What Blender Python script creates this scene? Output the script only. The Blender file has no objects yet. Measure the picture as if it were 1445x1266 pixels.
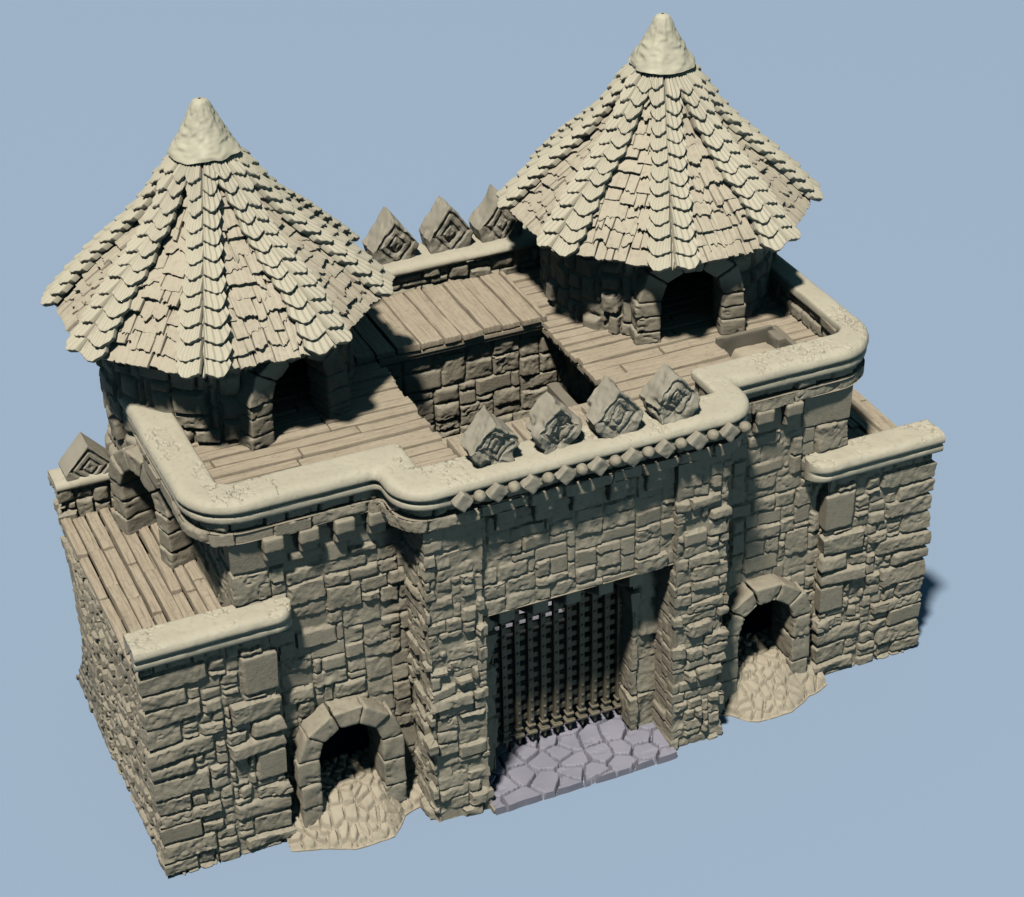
import bpy, math, random
import numpy as np

# ------------------------------------------------------------------ basics
scene = bpy.context.scene
COL = scene.collection
rad = math.radians

def _hash(ix, iy, iz):
    h = (ix * 374761393 + iy * 668265263 + iz * 2147483647 * 3 + iz * 1274126177) & 0xFFFFFFFF
    h = ((h ^ (h >> 13)) * 1274126177) & 0xFFFFFFFF
    h = h ^ (h >> 16)
    return (h & 0xFFFF) / 32767.5 - 1.0

def vnoise(x, y, z):
    x, y, z = np.broadcast_arrays(np.asarray(x, float), np.asarray(y, float), np.asarray(z, float))
    xi = np.floor(x).astype(np.int64); yi = np.floor(y).astype(np.int64); zi = np.floor(z).astype(np.int64)
    fx = x - xi; fy = y - yi; fz = z - zi
    fx = fx * fx * fx * (fx * (fx * 6 - 15) + 10); fy = fy * fy * fy * (fy * (fy * 6 - 15) + 10); fz = fz * fz * (3 - 2 * fz)
    r = 0
    for dx in (0, 1):
        wx = fx if dx else 1 - fx
        for dy in (0, 1):
            wy = fy if dy else 1 - fy
            for dz in (0, 1):
                wz = fz if dz else 1 - fz
                r = r + wx * wy * wz * _hash(xi + dx, yi + dy, zi + dz)
    return r

def fbm(x, y, z, f=1.0, o=4, g=0.5):
    a = 1.0; s = 0; t = 0
    x = np.asarray(x) * f; y = np.asarray(y) * f; z = np.asarray(z) * f
    for i in range(o):
        s = s + a * vnoise(x + 17.3 * i, y - 9.1 * i, z + 5.7 * i); t += a
        a *= g; x = x * 2.03; y = y * 2.03; z = z * 2.03
    return s / t * 1.5

def sstep(a, b, x):
    t = np.clip((x - a) / (b - a), 0, 1)
    return t * t * (3 - 2 * t)

# ------------------------------------------------------------------ mesh collector
class MB:
    def __init__(self):
        self.v = []; self.q = []; self.n = 0
    def add(self, v, q):
        v = np.asarray(v, float).reshape(-1, 3); q = np.asarray(q, int).reshape(-1, 4)
        self.v.append(v); self.q.append(q + self.n); self.n += len(v)
    def grid(self, P, keep=None):
        nu, nv = P.shape[:2]
        idx = np.arange(nu * nv).reshape(nu, nv)
        q = np.stack([idx[:-1, :-1], idx[1:, :-1], idx[1:, 1:], idx[:-1, 1:]], -1)
        if keep is not None: q = q[keep]
        self.add(P.reshape(-1, 3), q.reshape(-1, 4))
    def box(self, a, b):
        (x0, y0, z0), (x1, y1, z1) = a, b
        v = [(x0, y0, z0), (x1, y0, z0), (x1, y1, z0), (x0, y1, z0), (x0, y0, z1), (x1, y0, z1), (x1, y1, z1), (x0, y1, z1)]
        self.add(v, [(0, 3, 2, 1), (4, 5, 6, 7), (0, 1, 5, 4), (1, 2, 6, 5), (2, 3, 7, 6), (3, 0, 4, 7)])
    def mirror(self):
        self.v = [a * np.array([-1., 1, 1]) for a in self.v]
        self.q = [a[:, ::-1] for a in self.q]
        return self
    def moved(self, d):
        self.v = [a + np.array(d) for a in self.v]
        return self
    def build(self, name, mat, parent=None, smooth=48):
        v = np.concatenate(self.v); q = np.concatenate(self.q)
        used = np.zeros(len(v), bool); used[q.ravel()] = True
        if not used.all():
            m = np.cumsum(used) - 1; v = v[used]; q = m[q]
        me = bpy.data.meshes.new(name)
        me.vertices.add(len(v)); me.vertices.foreach_set('co', v.astype(np.float32).ravel())
        me.loops.add(q.size); me.loops.foreach_set('vertex_index', q.astype(np.int32).ravel())
        me.polygons.add(len(q)); me.polygons.foreach_set('loop_start', np.arange(0, q.size, 4, dtype=np.int32))
        me.polygons.foreach_set('use_smooth', np.ones(len(q), bool))
        me.update(calc_edges=True); me.validate()
        if smooth and smooth < 180: me.set_sharp_from_angle(angle=rad(smooth))
        me.materials.append(mat)
        o = bpy.data.objects.new(name, me); COL.objects.link(o)
        if parent is not None:
            o.parent = parent
            loc = parent.location
            if parent.type == 'EMPTY' and loc.length > 0:
                o.matrix_parent_inverse.identity()
                o.location = -loc
        return o

def thing(name, label, cat, loc=(0, 0, 0), group=None):
    o = bpy.data.objects.new(name, None); COL.objects.link(o)
    o.location = loc; o['label'] = label; o['category'] = cat
    o.empty_display_size = .3
    if group: o['group'] = group
    return o

# ------------------------------------------------------------------ materials
def material(name, c1, c2, scale=1.2, rough=.72, bump=.25, bscale=45, spec=.3, c3=None):
    m = bpy.data.materials.new(name); m.use_nodes = True
    nt = m.node_tree; N = nt.nodes; L = nt.links
    b = N['Principled BSDF']; b.inputs['Roughness'].default_value = rough
    b.inputs['Specular IOR Level'].default_value = spec
    tc = N.new('ShaderNodeTexCoord')
    n1 = N.new('ShaderNodeTexNoise'); n1.inputs['Scale'].default_value = scale; n1.inputs['Detail'].default_value = 5
    L.new(tc.outputs['Object'], n1.inputs['Vector'])
    r = N.new('ShaderNodeValToRGB'); r.color_ramp.elements[0].position = .35; r.color_ramp.elements[1].position = .65
    r.color_ramp.elements[0].color = (*c1, 1); r.color_ramp.elements[1].color = (*c2, 1)
    L.new(n1.outputs['Fac'], r.inputs['Fac'])
    out = r.outputs['Color']
    if c3 is not None:
        n3 = N.new('ShaderNodeTexNoise'); n3.inputs['Scale'].default_value = 14; n3.inputs['Detail'].default_value = 6
        L.new(tc.outputs['Object'], n3.inputs['Vector'])
        r3 = N.new('ShaderNodeValToRGB'); r3.color_ramp.elements[0].position = .52; r3.color_ramp.elements[1].position = .72
        L.new(n3.outputs['Fac'], r3.inputs['Fac'])
        mx = N.new('ShaderNodeMix'); mx.data_type = 'RGBA'
        L.new(r3.outputs['Color'], mx.inputs[0]); L.new(out, mx.inputs[6]); mx.inputs[7].default_value = (*c3, 1)
        out = mx.outputs[2]
    L.new(out, b.inputs['Base Color'])
    if bump:
        n2 = N.new('ShaderNodeTexNoise'); n2.inputs['Scale'].default_value = bscale; n2.inputs['Detail'].default_value = 6
        L.new(tc.outputs['Object'], n2.inputs['Vector'])
        bp = N.new('ShaderNodeBump'); bp.inputs['Strength'].default_value = bump; bp.inputs['Distance'].default_value = .012
        L.new(n2.outputs['Fac'], bp.inputs['Height']); L.new(bp.outputs['Normal'], b.inputs['Normal'])
    return m

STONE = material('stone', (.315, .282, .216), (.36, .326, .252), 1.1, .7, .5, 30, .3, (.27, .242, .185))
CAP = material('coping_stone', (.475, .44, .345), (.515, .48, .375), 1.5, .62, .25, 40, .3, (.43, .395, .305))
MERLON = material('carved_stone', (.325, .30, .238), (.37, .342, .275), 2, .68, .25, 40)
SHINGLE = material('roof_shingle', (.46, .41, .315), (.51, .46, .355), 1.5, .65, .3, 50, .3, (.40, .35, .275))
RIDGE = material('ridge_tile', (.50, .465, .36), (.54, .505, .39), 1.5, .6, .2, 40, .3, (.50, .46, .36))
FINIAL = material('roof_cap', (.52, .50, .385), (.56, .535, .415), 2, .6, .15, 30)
def wood(name, axis):
    m = material(name, (.395, .335, .248), (.435, .372, .278), 1.5, .7, .35, 60, .3, (.34, .285, .212))
    nt = m.node_tree; N = nt.nodes; L = nt.links; b = N['Principled BSDF']; src = b.inputs['Base Color'].links[0].from_socket
    tc = N.new('ShaderNodeTexCoord'); mp = N.new('ShaderNodeMapping'); mp.inputs['Scale'].default_value = (2.5, 75, 8) if axis == 'x' else (60, 2.2, 8)
    n = N.new('ShaderNodeTexNoise'); n.inputs['Scale'].default_value = 1.0; n.inputs['Detail'].default_value = 4; n.inputs['Distortion'].default_value = .6
    r = N.new('ShaderNodeValToRGB'); r.color_ramp.elements[0].position = .50; r.color_ramp.elements[1].position = .66
    r.color_ramp.elements[0].color = (0, 0, 0, 1); r.color_ramp.elements[1].color = (.5, .5, .5, 1)
    mx = N.new('ShaderNodeMix'); mx.data_type = 'RGBA'; mx.inputs[7].default_value = (.20, .165, .125, 1)
    L.new(tc.outputs['Object'], mp.inputs['Vector']); L.new(mp.outputs['Vector'], n.inputs['Vector']); L.new(n.outputs['Fac'], r.inputs['Fac'])
    L.new(r.outputs['Color'], mx.inputs[0]); L.new(src, mx.inputs[6]); L.new(mx.outputs[2], b.inputs['Base Color'])
    return m
WOOD = wood('deck_wood', 'x'); WOODY = wood('long_board_wood', 'y')
PAVE = material('flagstone', (.25, .248, .305), (.295, .29, .35), 2, .65, .2, 40)
COBBLE = material('cobble', (.40, .35, .265), (.45, .395, .30), 2, .7, .3, 40)
IRON_SHADED = material('portcullis_iron_shaded', (.15, .135, .10), (.20, .175, .125), 3, .6, .3, 40)  # darkened stone tone: the gateway's shade is put into the bar colour
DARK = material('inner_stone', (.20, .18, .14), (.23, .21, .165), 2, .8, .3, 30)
GROUND = material('ground_blue', (.272, .365, .50), (.272, .365, .50), 1, .9, 0, 1, .1)

# ------------------------------------------------------------------ block layout
class Layout:
    def __init__(self, Lu, v0, v1, cu, cv, sizes, seed, fixed=(), smooth=.25, base=.02, jit=.3):
        R = np.random.RandomState(seed)
        def edges(a, b, c):
            n = max(1, int(round((b - a) / c)))
            w = 1 + jit * (R.rand(n) * 2 - 1); e = np.concatenate([[0], np.cumsum(w)]); return a + e / e[-1] * (b - a)
        self.eu = edges(-.3, Lu + .3, cu); self.ev = edges(v0 - .02, v1 + .02, cv)
        nu, nv = len(self.eu) - 1, len(self.ev) - 1
        G = -np.ones((nv, nu), int); rects = []; forced = []
        for f in fixed:
            a0 = np.clip(np.searchsorted(self.eu, f[0]), 0, nu); a1 = np.clip(np.searchsorted(self.eu, f[1]), a0 + 1, nu)
            b0 = np.clip(int(np.argmin(abs(self.ev - f[2]))), 0, nv - 1); b1 = np.clip(int(np.argmin(abs(self.ev - f[3]))), b0 + 1, nv)
            if (G[b0:b1, a0:a1] >= 0).any(): continue
            G[b0:b1, a0:a1] = len(rects); rects.append((f[0], f[1], self.ev[b0], self.ev[b1])); forced.append(f[4] if len(f) > 4 else 0)
            self.eu[a0] = f[0] if a0 < nu else self.eu[a0]
            if a1 <= nu: self.eu[a1] = f[1]
        order = np.argsort(self.eu)
        sz = [s[:2] for s in sizes]; pw = np.array([s[2] for s in sizes], float); pw /= pw.sum()
        for j in range(nv):
            for i in range(nu):
                if G[j, i] >= 0: continue
                w, h = sz[R.choice(len(sz), p=pw)]
                k = 0
                while k < w and i + k < nu and G[j, i + k] < 0: k += 1
                w = k
                hh = 0
                while hh < h and j + hh < nv and (G[j + hh, i:i + w] < 0).all(): hh += 1
                h = max(1, hh)
                G[j:j + h, i:i + w] = len(rects)
                rects.append((self.eu[i], self.eu[i + w], self.ev[j], self.ev[j + h])); forced.append(0)
        self.G = G; self.r = np.array(rects); n = len(rects)
        self.base = R.randn(n) * base
        self.tu = R.randn(n) * .05; self.tv = R.randn(n) * .06
        sm = R.rand(n) < smooth
        forced = np.array(forced)
        sm = np.where(forced == 1, True, np.where(forced == 2, False, sm))
        self.base = np.where(forced > 0, abs(self.base) * .6 + .018, self.base)
        self.rough = np.where(sm, .003, .011 + .017 * R.rand(n))
        self.chip = np.where(sm, .0, .010 + .022 * R.rand(n))
        self.crack = np.where(sm, 0, R.rand(n) * .022 * (R.rand(n) < .5))
        self.fac = np.where(sm, 0, R.rand(n) * .040 * (R.rand(n) < .65))
        self.flat = sm
        self.seed = seed

    def height(self, U, V, gap=.008, depth=.055, rr=.024, warp=.013, corner=.018, amp=1.0):
        s = self.seed * 3.7
        Uw = U + warp * fbm(U, V, s, 2.5, 3) ; Vw = V + warp * .9 * fbm(U, V, s + 40, 2.2, 3) + .008 * fbm(U, V, s + 80, 9, 2)
        i = np.clip(np.searchsorted(self.eu, Uw.ravel()) - 1, 0, self.G.shape[1] - 1).reshape(U.shape)
        j = np.clip(np.searchsorted(self.ev, Vw.ravel()) - 1, 0, self.G.shape[0] - 1).reshape(U.shape)
        k = self.G[j, i]
        r = self.r[k]
        cu = (r[..., 0] + r[..., 1]) / 2; cv = (r[..., 2] + r[..., 3]) / 2
        hu = (r[..., 1] - r[..., 0]) / 2; hv = (r[..., 3] - r[..., 2]) / 2
        # slightly trapezoid blocks
        sk = np.sin(k * 12.9898) * .04; sk2 = np.sin(k * 78.233) * .04
        x = Uw - cu + sk * (Vw - cv); y = Vw - cv + sk2 * (Uw - cu)
        c = corner * (.6 + .8 * (np.sin(k * 3.1) * .5 + .5))
        c = np.minimum(c, np.minimum(hu, hv) * .7)
        qx = np.abs(x) - (hu - c); qy = np.abs(y) - (hv - c)
        d = c - (np.hypot(np.maximum(qx, 0), np.maximum(qy, 0)) + np.minimum(np.maximum(qx, qy), 0))
        kz = k * 7.31 + s
        n1 = fbm(U, V, kz, 4.0, 5, .55)
        n2 = fbm(U + 31, V, kz, 2.2, 3)
        d = d - self.chip[k] * np.maximum(0, n1) * 1.2 - np.abs(fbm(U, V, s + 9, 14, 2)) * .008
        rv = np.modf(np.abs(np.sin(k * 45.23 + s)) * 97.3)[0]; rrk = rr * (.7 + 2.6 * rv ** 3)
        t = np.clip((d - gap) / rrk, 0, 1)
        prof = np.sqrt(np.maximum(0, 1 - (1 - t) ** 2))
        h = self.base[k] + self.tu[k] * x + self.tv[k] * y
        tt = n2 * 2.2; ter = tt - np.sin(2 * np.pi * tt) / (2 * np.pi) * .95
        rel = self.rough[k] * n1 + self.fac[k] * ter * .45 + np.where(self.flat[k], 0, .004) * fbm(U, V, kz + 11, 18, 3) + np.where(self.flat[k], 0, .009) * np.abs(fbm(U * np.cos(k * 2.4) + V * np.sin(k * 2.4), (V * np.cos(k * 2.4) - U * np.sin(k * 2.4)) * 3, kz + 5, 2.6, 4, .6))
        rg = 1 - np.abs(fbm(U, V * 1.3, kz + 3, 3.0, 4)) * 1.4
        rel = rel - self.crack[k] * sstep(.86, 1.0, rg)
        rel = rel - .012 * (self.chip[k] > 0) * sstep(.35, .8, fbm(U, V, kz + 77, 7, 3))
        h = h + rel * amp
        return -depth + (depth + h) * prof + (1 - prof) * .012 * fbm(U, V, s + 21, 12, 3)

def subdiv(path, res):
    P = [np.array(path[0], float)]
    for a, b in zip(path[:-1], path[1:]):
        a = np.array(a, float); b = np.array(b, float); n = max(1, int(math.ceil(np.linalg.norm(b - a) / res)))
        for i in range(1, n + 1): P.append(a + (b - a) * i / n)
    return np.array(P)

def path_normals(P, closed=False):
    d = np.diff(P, axis=0); d /= np.linalg.norm(d, axis=1)[:, None] + 1e-12
    n = np.stack([d[:, 1], -d[:, 0]], 1)
    if closed: a = np.vstack([n[-1:], n]); b = np.vstack([n, n[:1]])
    else: a = np.vstack([n[:1], n]); b = np.vstack([n, n[-1:]])
    m = a + b; return m / (1 + np.sum(a * b, 1))[:, None]

def ribbon(path, z0, z1, lay, res=.02, hole=None, offs=None, closed=False, hk={}, mod=None, zres=None):
    P = subdiv(path, res); N = path_normals(P, closed)
    u = np.concatenate([[0], np.cumsum(np.linalg.norm(np.diff(P, axis=0), axis=1))])
    z = np.linspace(z0, z1, max(2, int(round((z1 - z0) / (zres or res))) + 1))
    U, V = np.meshgrid(u, z, indexing='ij')
    H = lay.height(U, V, **hk)
    X = P[:, 0][:, None] + 0 * V; Y = P[:, 1][:, None] + 0 * V
    if mod is not None: H = mod(U, V, X, Y, H)
    O = np.stack([X + N[:, 0][:, None] * H, Y + N[:, 1][:, None] * H, V], -1)
    keep = None
    if hole is not None:
        xc = (X[:-1, :-1] + X[1:, 1:]) / 2; yc = (Y[:-1, :-1] + Y[1:, 1:]) / 2; zc = (V[:-1, :-1] + V[1:, 1:]) / 2
        keep = ~hole(xc, yc, zc)
    m = MB(); m.grid(O, keep); return m

# ------------------------------------------------------------------ rounded rough blocks
_cube = {}
def cube_grid(n):
    if n in _cube: return _cube[n]
    t = np.linspace(-1, 1, n + 1); pts = []; quads = []; key = {}
    def vid(p):
        k = tuple(int(round((c + 1) * n / 2)) for c in p)
        if k not in key: key[k] = len(pts); pts.append(p)
        return key[k]
    for ax in range(3):
        for s in (-1, 1):
            b, c = [(1, 2), (2, 0), (0, 1)][ax]
            for i in range(n):
                for j in range(n):
                    q = []
                    for (di, dj) in ((0, 0), (1, 0), (1, 1), (0, 1)):
                        p = [0, 0, 0]; p[ax] = float(s); p[b] = t[i + di]; p[c] = t[j + dj]; q.append(vid(tuple(p)))
                    quads.append(q if s > 0 else q[::-1])
    _cube[n] = (np.array(pts), np.array(quads)); return _cube[n]

def block(m, c8, n=10, r=.03, amp=.012, f=5, seed=0, crack=.0):
    """rounded, weathered hexahedron; c8[i][j][k] corners with i,j,k along x,y,z"""
    p, q = cube_grid(n); c8 = np.asarray(c8, float)
    size = np.array([np.linalg.norm(c8[1].mean((0, 1)) - c8[0].mean((0, 1))), np.linalg.norm(c8[:, 1].mean((0, 1)) - c8[:, 0].mean((0, 1))),
                     np.linalg.norm(c8[:, :, 1].mean((0, 1)) - c8[:, :, 0].mean((0, 1)))]) / 2
    # cluster grid lines towards edges
    p = np.sign(p) * (1 - (1 - np.abs(p)) ** 1.25)
    w = p * size; rr = min(r, size.min() * .9)
    inn = np.clip(w, -(size - rr), size - rr); dv = w - inn; L = np.linalg.norm(dv, axis=1)[:, None] + 1e-9
    nrm = dv / L
    w = (inn + nrm * rr) / size
    a = (w + 1) / 2
    P = np.zeros((len(p), 3))
    for i in (0, 1):
        for j in (0, 1):
            for k in (0, 1):
                wt = (a[:, 0] if i else 1 - a[:, 0]) * (a[:, 1] if j else 1 - a[:, 1]) * (a[:, 2] if k else 1 - a[:, 2])
                P += wt[:, None] * c8[i][j][k]
    ctr = c8.mean((0, 1, 2)); ex = (c8[1] - c8[0]).mean((0, 1)); ey = (c8[:, 1] - c8[:, 0]).mean((0, 1)); ez = (c8[:, :, 1] - c8[:, :, 0]).mean((0, 1))
    B = np.stack([e / (np.linalg.norm(e) + 1e-9) for e in (ex, ey, ez)])
    D = nrm @ B
    s = seed * 5.13
    h = amp * fbm(P[:, 0] + s, P[:, 1], P[:, 2], f, 4)
    if crack: h = h - crack * sstep(.86, 1, 1 - np.abs(fbm(P[:, 0] + s, P[:, 1] + 7, P[:, 2], f * .7, 3)) * 1.4)
    m.add(P + D * h[:, None], q)

def bx8(a, b):
    return [[[(x, y, z) for z in (a[2], b[2])] for y in (a[1], b[1])] for x in (a[0], b[0])]

# ------------------------------------------------------------------ planks and shakes
def slab(w, L, th, nx, ny, seed, end=None, edge=.012, grain=.004, gf=26, start=None, wob=.0):
    e = edge
    xs = np.unique(np.concatenate([[0, e * .35, e], np.linspace(e, w - e, max(2, nx)), [w - e * .35, w]]))
    ts = np.unique(np.concatenate([[0, e * .35 / L, e / L], np.linspace(e / L, 1 - e / L, max(2, ny)), [1 - e * .35 / L, 1]]))
    E = L + (end(xs) if end is not None else 0 * xs)
    S = (start(xs) if start is not None else 0 * xs)
    X = xs[:, None] + 0 * ts[None]; Y = S[:, None] + ts[None] * (E - S)[:, None]
    if wob: X = X + wob * fbm(Y * 1.5, seed * 3.3, np.where(X < w / 2, 0, 9), 1.2, 2) * np.where(X < w / 2, 1, 1)
    d = np.minimum(np.minimum(xs, w - xs)[:, None], np.minimum(ts, 1 - ts)[None] * L)
    t = np.clip(d / e, 0, 1); dr = e * (1 - np.sqrt(np.maximum(0, 1 - (1 - t) ** 2)))
    bend = .012 * fbm(X * 2, Y * 1.2, seed, 2, 2)
    g = fbm((X + bend) * 1.0, Y * .07, seed * 1.7, gf, 3, .6)
    Z = th - dr + grain * g + grain * .5 * fbm(X, Y, seed + 5, 3, 2)
    nX, nY = X.shape
    P = np.stack([X, Y, Z], -1).reshape(-1, 3)
    idx = np.arange(nX * nY).reshape(nX, nY)
    q = np.stack([idx[:-1, :-1], idx[1:, :-1], idx[1:, 1:], idx[:-1, 1:]], -1).reshape(-1, 4)
    ring = np.concatenate([idx[:, 0], idx[-1, 1:], idx[-2::-1, -1], idx[0, -2:0:-1]])
    B = P[ring].copy(); B[:, 2] = 0
    b0 = len(P); k = len(ring); ii = np.arange(k)
    q2 = np.stack([ring, b0 + ii, b0 + (ii + 1) % k, ring[(ii + 1) % k]], 1)
    return np.vstack([P, B]), np.vstack([q, q2])

def jag(R, amp, w):
    s = R.rand() * 900; f = R.uniform(6, 13); st = R.uniform(-.5, .5) * amp; n = R.randint(2, 5); cut = np.sort(R.rand(n)) * w; lv = R.uniform(-1, 1, n + 1)
    def fn(x):
        step = lv[np.searchsorted(cut, x)]
        return amp * (.55 * step + .6 * vnoise(x * f, s, 0) + .35 * vnoise(x * f * 3, s, 4)) + st * (x / w - .5)
    return fn

# ------------------------------------------------------------------ coping sweep
def fillet(path, radii, k=9):
    out = []
    n = len(path)
    for i, p in enumerate(path):
        p = np.array(p, float)
        r = radii[i]
        if i in (0, n - 1) or r <= 0:
            out += [p] * (k if 0 < i < n - 1 else 1); continue
        a = np.array(path[i - 1], float) - p; b = np.array(path[i + 1], float) - p
        a /= np.linalg.norm(a); b /= np.linalg.norm(b)
        ang = math.acos(np.clip(a @ b, -1, 1)); t = r / math.tan(ang / 2)
        s = p + a * t; e = p + b * t; bis = (a + b) / np.linalg.norm(a + b); c = p + bis * (r / math.sin(ang / 2))
        a0 = math.atan2(*(s - c)[::-1]); a1 = math.atan2(*(e - c)[::-1]); d = (a1 - a0 + math.pi) % (2 * math.pi) - math.pi
        for j in range(k):
            th = a0 + d * j / (k - 1); out.append(c + r * np.array([math.cos(th), math.sin(th)]))
    return np.array(out)

def two_paths(A, ra, B, rb, res, k=11):
    a = fillet(A, ra, k); b = fillet(B, rb, k); PA = [a[0]]; PB = [b[0]]
    for i in range(1, len(a)):
        L = max(np.linalg.norm(a[i] - a[i - 1]), np.linalg.norm(b[i] - b[i - 1])); n = max(1, int(math.ceil(L / res)))
        for j in range(1, n + 1):
            PA.append(a[i - 1] + (a[i] - a[i - 1]) * j / n); PB.append(b[i - 1] + (b[i] - b[i - 1]) * j / n)
    return np.array(PA), np.array(PB)

def refine_profile(prof, res):
    prof = np.array(prof, float); out = [prof[0]]
    for a, b in zip(prof[:-1], prof[1:]):
        d = np.hypot((b[0] - a[0]) * .55, b[1] - a[1]); n = max(1, int(math.ceil(d / res)))
        for j in range(1, n + 1): out.append(a + (b - a) * j / n)
    out = np.array(out)
    for _ in range(2): out[1:-1] = out[1:-1] * .5 + (out[:-2] + out[2:]) * .25
    return out

# (s across 0 outer .. 1 inner, z below top)
CAP_PROF = [(.85, -.15), (.97, -.145), (1.0, -.12), (1.0, -.08), (.985, -.035), (.95, -.01), (.88, 0), (.3, 0), (.2, -.005), (.11, -.022), (.05, -.05), (.012, -.09),
            (0, -.13), (.02, -.16), (.07, -.178), (.13, -.183), (.135, -.20), (.09, -.208), (.055, -.23), (.05, -.285), (.075, -.325), (.15, -.345), (.4, -.35)]

def coping(PA, PB, ztop, seed, prof=CAP_PROF, res=.014, ends=(True, True), patch=.034, endround=0):
    pr = refine_profile(prof, res); n = len(PA); k = len(pr)
    s = pr[:, 0]; z = pr[:, 1]
    P = np.zeros((n, k, 3))
    P[..., 0] = PA[:, 0][:, None] * (1 - s) + PB[:, 0][:, None] * s
    P[..., 1] = PA[:, 1][:, None] * (1 - s) + PB[:, 1][:, None] * s
    P[..., 2] = ztop + z[None] + 0 * P[..., 0]
    # outward-ish normals
    tz = np.gradient(z); ts = np.gradient(s) * .55; L = np.hypot(tz, ts) + 1e-9
    nz = -ts / L; ns = tz / L        # profile runs inner -> top -> outer -> under
    dirv = PA - PB; dirv = dirv / (np.linalg.norm(dirv, axis=1)[:, None] + 1e-9)
    Nv = np.zeros_like(P); Nv[..., 0] = dirv[:, 0][:, None] * -ns[None] * -1; Nv[..., 1] = dirv[:, 1][:, None] * -ns[None] * -1; Nv[..., 2] = nz[None]
    # orient: top must point up
    if Nv[n // 2, int(np.argmax(z)), 2] < 0: Nv = -Nv
    X, Y, Z = P[..., 0], P[..., 1], P[..., 2]
    h = .010 * fbm(X, Y, Z + seed, 1.8, 3) + .0035 * fbm(X, Y, Z + seed, 7, 3)
    mask = sstep(0, .26, fbm(X, Y, Z * .5 + seed * 2, 1.15, 2))
    rg = 1 - np.abs(fbm(X, Y, Z + seed + 30, 6.0, 4, .6)) * 2.6
    mask = mask * sstep(.55, .9, Nv[..., 2])
    h = h - patch * mask * sstep(.70, .92, rg) - .004 * mask * sstep(.1, .6, fbm(X, Y, Z + seed, 17, 2))
    P = P + Nv * h[..., None]
    m = MB(); m.grid(P)
    for e, i in zip(ends, (0, n - 1)):
        if e:
            ring = P[i]; c = ring.mean(0); g = np.stack([ring, c + (ring - c) * .5, c + (ring - c) * .02])
            m.grid(g if i else g[::-1])
    return m

# ==================================================================== SETTING
gm = MB(); gm.add([(-900, -900, 0), (900, -900, 0), (900, 900, 0), (-900, 900, 0)], [(0, 1, 2, 3)])
ground = gm.build('ground', GROUND); ground['kind'] = 'structure'

# ==================================================================== GATEHOUSE
ZC = 5.65      # coping top of the main parapet
ZD = 5.17      # main deck
gh = thing('gatehouse', 'grey stone castle gatehouse with portcullis between two rugged pillars under a row of carved merlons', 'gatehouse')

# --- outer/inner plan of the main parapet
A = [(-5.1, 3.5), (-5.1, .06), (-2.62, .06), (-2.62, -.72), (2.62, -.72), (2.62, .06), (5.1, .06), (5.1, 3.5)]
ra = [0, .75, .10, .52, .52, .10, .75, 0]
B = [(-4.55, 3.5), (-4.55, .62), (-2.1, .62), (-2.1, -.07), (2.2, -.07), (2.2, .62), (4.7, .62), (4.7, 3.5)]
rb = [0, .16, .10, .05, .05, .10, .22, 0]
PA, PB = two_paths(A, ra, B, rb, .015)
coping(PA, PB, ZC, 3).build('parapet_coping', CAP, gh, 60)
# stone course and slab course beneath it, following the plan
def inset(f): return PA * (1 - f) + PB * f
Lp = 24
ly = Layout(Lp, 5.17, 5.33, .1, .15, [(3, 1, 2), (4, 1, 3), (5, 1, 2), (2, 1, 1)], 5, smooth=.3, base=.03)
ribbon(inset(.22), 5.16, 5.33, ly, .018, hk=dict(depth=.05, rr=.03)).build('parapet_course', STONE, gh)
ly = Layout(Lp, 4.99, 5.17, .12, .17, [(4, 1, 2), (5, 1, 3), (6, 1, 2), (3, 1, 1)], 6, smooth=.4, base=.018)
mm = ribbon(inset(.11), 4.985, 5.165, ly, .016, hk=dict(depth=.045, rr=.02, gap=.006))
# top and bottom closing strips of the slab course
pa, pb = inset(.13), inset(.5)
for zz, n_ in ((5.150, 0), (4.998, 0)):
    g = np.stack([np.column_stack([pa, np.full(len(pa), zz)]), np.column_stack([pb, np.full(len(pb), zz)])], 1); mm.grid(g)
mm.build('slab_course', STONE, gh)
# parapet inside face
pin = PB * .94 + PA * .06
ly = Layout(24, ZD, ZC - .1, .16, .2, [(2, 1, 2), (3, 1, 2), (2, 2, 1)], 8, smooth=.1, base=.02)
ribbon(pin[::-1] if True else pin, ZD - .02, ZC - .09, ly, .022, hk=dict(depth=.05, rr=.04), offs=None).build('parapet_inner_face', STONE, gh)

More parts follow.
